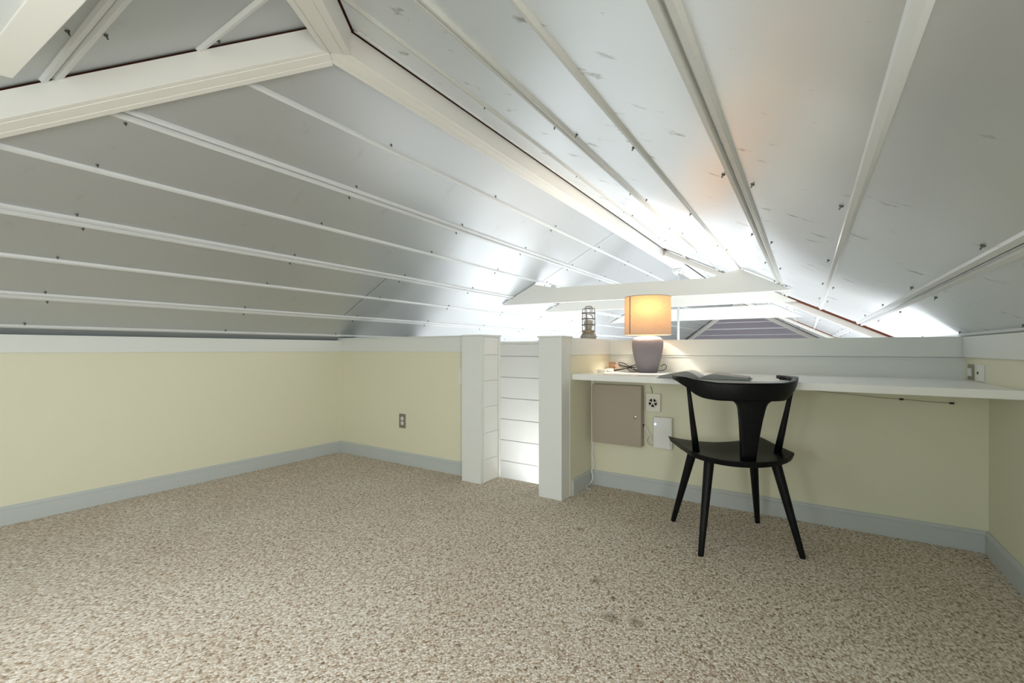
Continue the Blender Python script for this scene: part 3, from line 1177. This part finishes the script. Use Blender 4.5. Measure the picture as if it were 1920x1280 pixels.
t = thing('vent_fan_box', 'small square cream vent box between panel and router', 'vent', (-.815, YD, .527))
bm = bmesh.new(); bm_box(bm, -.045, .045, -.024, 0, 0, .115)
obj('vent_housing', bm, M['cream'], t, .003)
bm = bmesh.new(); bm_lathe(bm, [(.0, 0), (.028, 0), (.028, .001), (0, .001)], 32)
a = obj('vent_hole', bm, M['dark'], t); a.rotation_euler = (R(90), 0, 0); a.location = (0, -.0242, .057)
bm = bmesh.new()
bm_lathe(bm, [(.026, 0), (.031, 0), (.031, .003), (.026, .003), (.026, 0)], 32)
bm_lathe(bm, [(0, 0), (.009, 0), (.009, .004), (0, .004)], 20)
for k in range(5):
    q = 2 * PI * k / 5 + .3
    c, s_ = math.cos(q), math.sin(q)
    vs = [(c * .008 - s_ * .003, s_ * .008 + c * .003), (c * .027 - s_ * .004, s_ * .027 + c * .004), (c * .027 + s_ * .004, s_ * .027 - c * .004), (c * .008 + s_ * .003, s_ * .008 - c * .003)]
    bm_hexa(bm, [(x, y, .001) for x, y in vs], [(x, y, .0035) for x, y in vs])
a = obj('vent_grille', bm, M['cream'], t); a.rotation_euler = (R(90), 0, 0); a.location = (0, -.0252, .057)
bm = bmesh.new(); bm_tube(bm, catmull([(-.01, -.006, .115), (-.012, -.004, .135), (-.022, -.002, .16)], 5), .0018, 6)
obj('vent_wire', bm, M['blackcord'], t)

t = thing('router', 'upright white router with blue light on the wall under the desk', 'router', (-.755, YD, .300))
bm = bmesh.new(); bm_box(bm, -.058, .058, -.034, 0, 0, .198)
obj('router_body', bm, M['plastic'], t, .008)
bm = bmesh.new(); bm_lathe(bm, [(0, 0), (.0042, 0), (.0042, .0015), (0, .0015)], 16)
a = obj('router_light', bm, M['led'], t); a.rotation_euler = (R(90), 0, 0); a.location = (-.043, -.0341, .152)
bm = bmesh.new(); bm_box(bm, .046, .049, -.0348, -.0338, .02, .055)
obj('router_badge', bm, M['greymetal'], t)
bm = bmesh.new()
bm_tube(bm, catmull([(-.118, -.024, .135), (-.105, -.03, .125), (-.085, -.034, .09), (-.07, -.03, .055), (-.057, -.015, .03)], 8), .0035, 8)
obj('white_cable', bm, M['plastic'], t)
bm = bmesh.new()
bm_tube(bm, catmull([(-.118, -.02, .132), (-.098, -.026, .11), (-.082, -.028, .07), (-.095, -.022, .045), (-.085, -.02, .02), (-.055, -.015, .012)], 8), .0018, 8)
obj('thin_cable', bm, M['brass'], t)

t = thing('cable_conduit', 'slim cream conduit with loose white cables in the corner under the desk', 'conduit', (-1.225, YD - .012, .0))
bm = bmesh.new(); bm_box(bm, -.014, .012, -.004, .012, .27, .728)
obj('conduit_cover', bm, M['cream'], t, .002)
for q, (dx, ph) in enumerate(((0, 0), (.006, 1.2))):
    bm = bmesh.new()
    bm_tube(bm, catmull([(dx, -.004, .29), (dx - .006, -.008, .2), (dx + .008, -.012, .14), (dx - .004, -.018, .10), (dx + .006, -.022, .05), (dx - .004, -.05, .012 + .004 * q), (dx - .01, -.10, .006 + .005 * q), (dx + .018 * (1 + q), -.135, .006)], 8), .0030, 8)
    obj('loose_cable', bm, M['plastic'], t)

t = thing('wall_outlet', 'brown metal outlet plate with two white sockets on the short wall', 'outlet', (-2.728, YS, .288))
bm = bmesh.new(); bm_box(bm, -.0355, .0355, -.006, 0, 0, .114)
obj('cover_plate', bm, M['bronze'], t, .002)
for z_ in (.038, .076):
    bm = bmesh.new(); bm_lathe(bm, [(0, 0), (.0165, 0), (.0155, .0025), (0, .0025)], 24)
    a = obj('socket', bm, M['plastic'], t); a.rotation_euler = (R(90), 0, 0); a.location = (0, -.006, z_)
    bm = bmesh.new()
    for x in (-.006, .006):
        bm_box(bm, x - .001, x + .001, -.0002, .0002 + .0006, -.001, .006)
    bm_box(bm, -.002, .002, -.0002, .0008, -.009, -.006)
    b2 = obj('slot', bm, M['dark'], a); b2.rotation_euler = (R(-90), 0, 0); b2.location = (0, 0, .0028)
bm = bmesh.new(); bm_lathe(bm, [(0, 0), (.0028, 0), (.0022, .0015), (0, .0015)], 10)
a = obj('screw', bm, M['steel'], t); a.rotation_euler = (R(90), 0, 0); a.location = (0, -.006, .057)

t = thing('light_switch', 'cream switch plate on the short wall against the stair post', 'switch', (-2.105, YS, .660))
bm = bmesh.new(); bm_box(bm, -.036, .036, -.007, 0, 0, .12)
obj('cover_plate', bm, M['cream'], t, .002)
bm = bmesh.new(); bm_box(bm, -.016, .016, -.011, -.006, .027, .093)
obj('rocker', bm, M['plastic'], t, .0015)

t = thing('metal_socket_plate', 'metal socket plate with white insert on the right wall above the desk', 'outlet', (XR, 3.135, .772))
bm = bmesh.new(); bm_box(bm, -.006, 0, -.042, .042, -.002, .074)
obj('cover_plate', bm, M['bronze'], t, .002)
bm = bmesh.new(); bm_box(bm, -.010, -.005, -.024, .024, .016, .054)
obj('insert', bm, M['plastic'], t, .001)
t = thing('phone_jack_plate', 'plain white jack plate on the right wall, nearer than the metal one', 'outlet', (XR, 2.985, .772))
bm = bmesh.new(); bm_box(bm, -.005, 0, -.052, .052, -.002, .074)
obj('cover_plate', bm, M['plastic'], t, .002)
bm = bmesh.new(); bm_box(bm, -.007, -.0045, .026, .040, .030, .042)
obj('jack', bm, M['dark'], t)

t = thing('hanging_wire', 'thin brown wire with two clips on the wall under the right of the desk', 'wire', (0, YD, 0))
bm = bmesh.new()
bm_tube(bm, catmull([(-.06, -.006, .715), (.04, -.006, .700), (.196, -.005, .690), (.30, -.005, .680), (.383, -.006, .678), (.48, -.005, .672), (.56, -.006, .670)], 8), .0015, 8)
obj('wire_strand', bm, M['brass'], t)
for x, z_ in ((.383, .677), (.562, .669)):
    bm = bmesh.new(); bm_box(bm, x - .008, x + .008, -.012, 0, z_ - .004, z_ + .005)
    obj('clip', bm, M['blackcord'], t, .002)
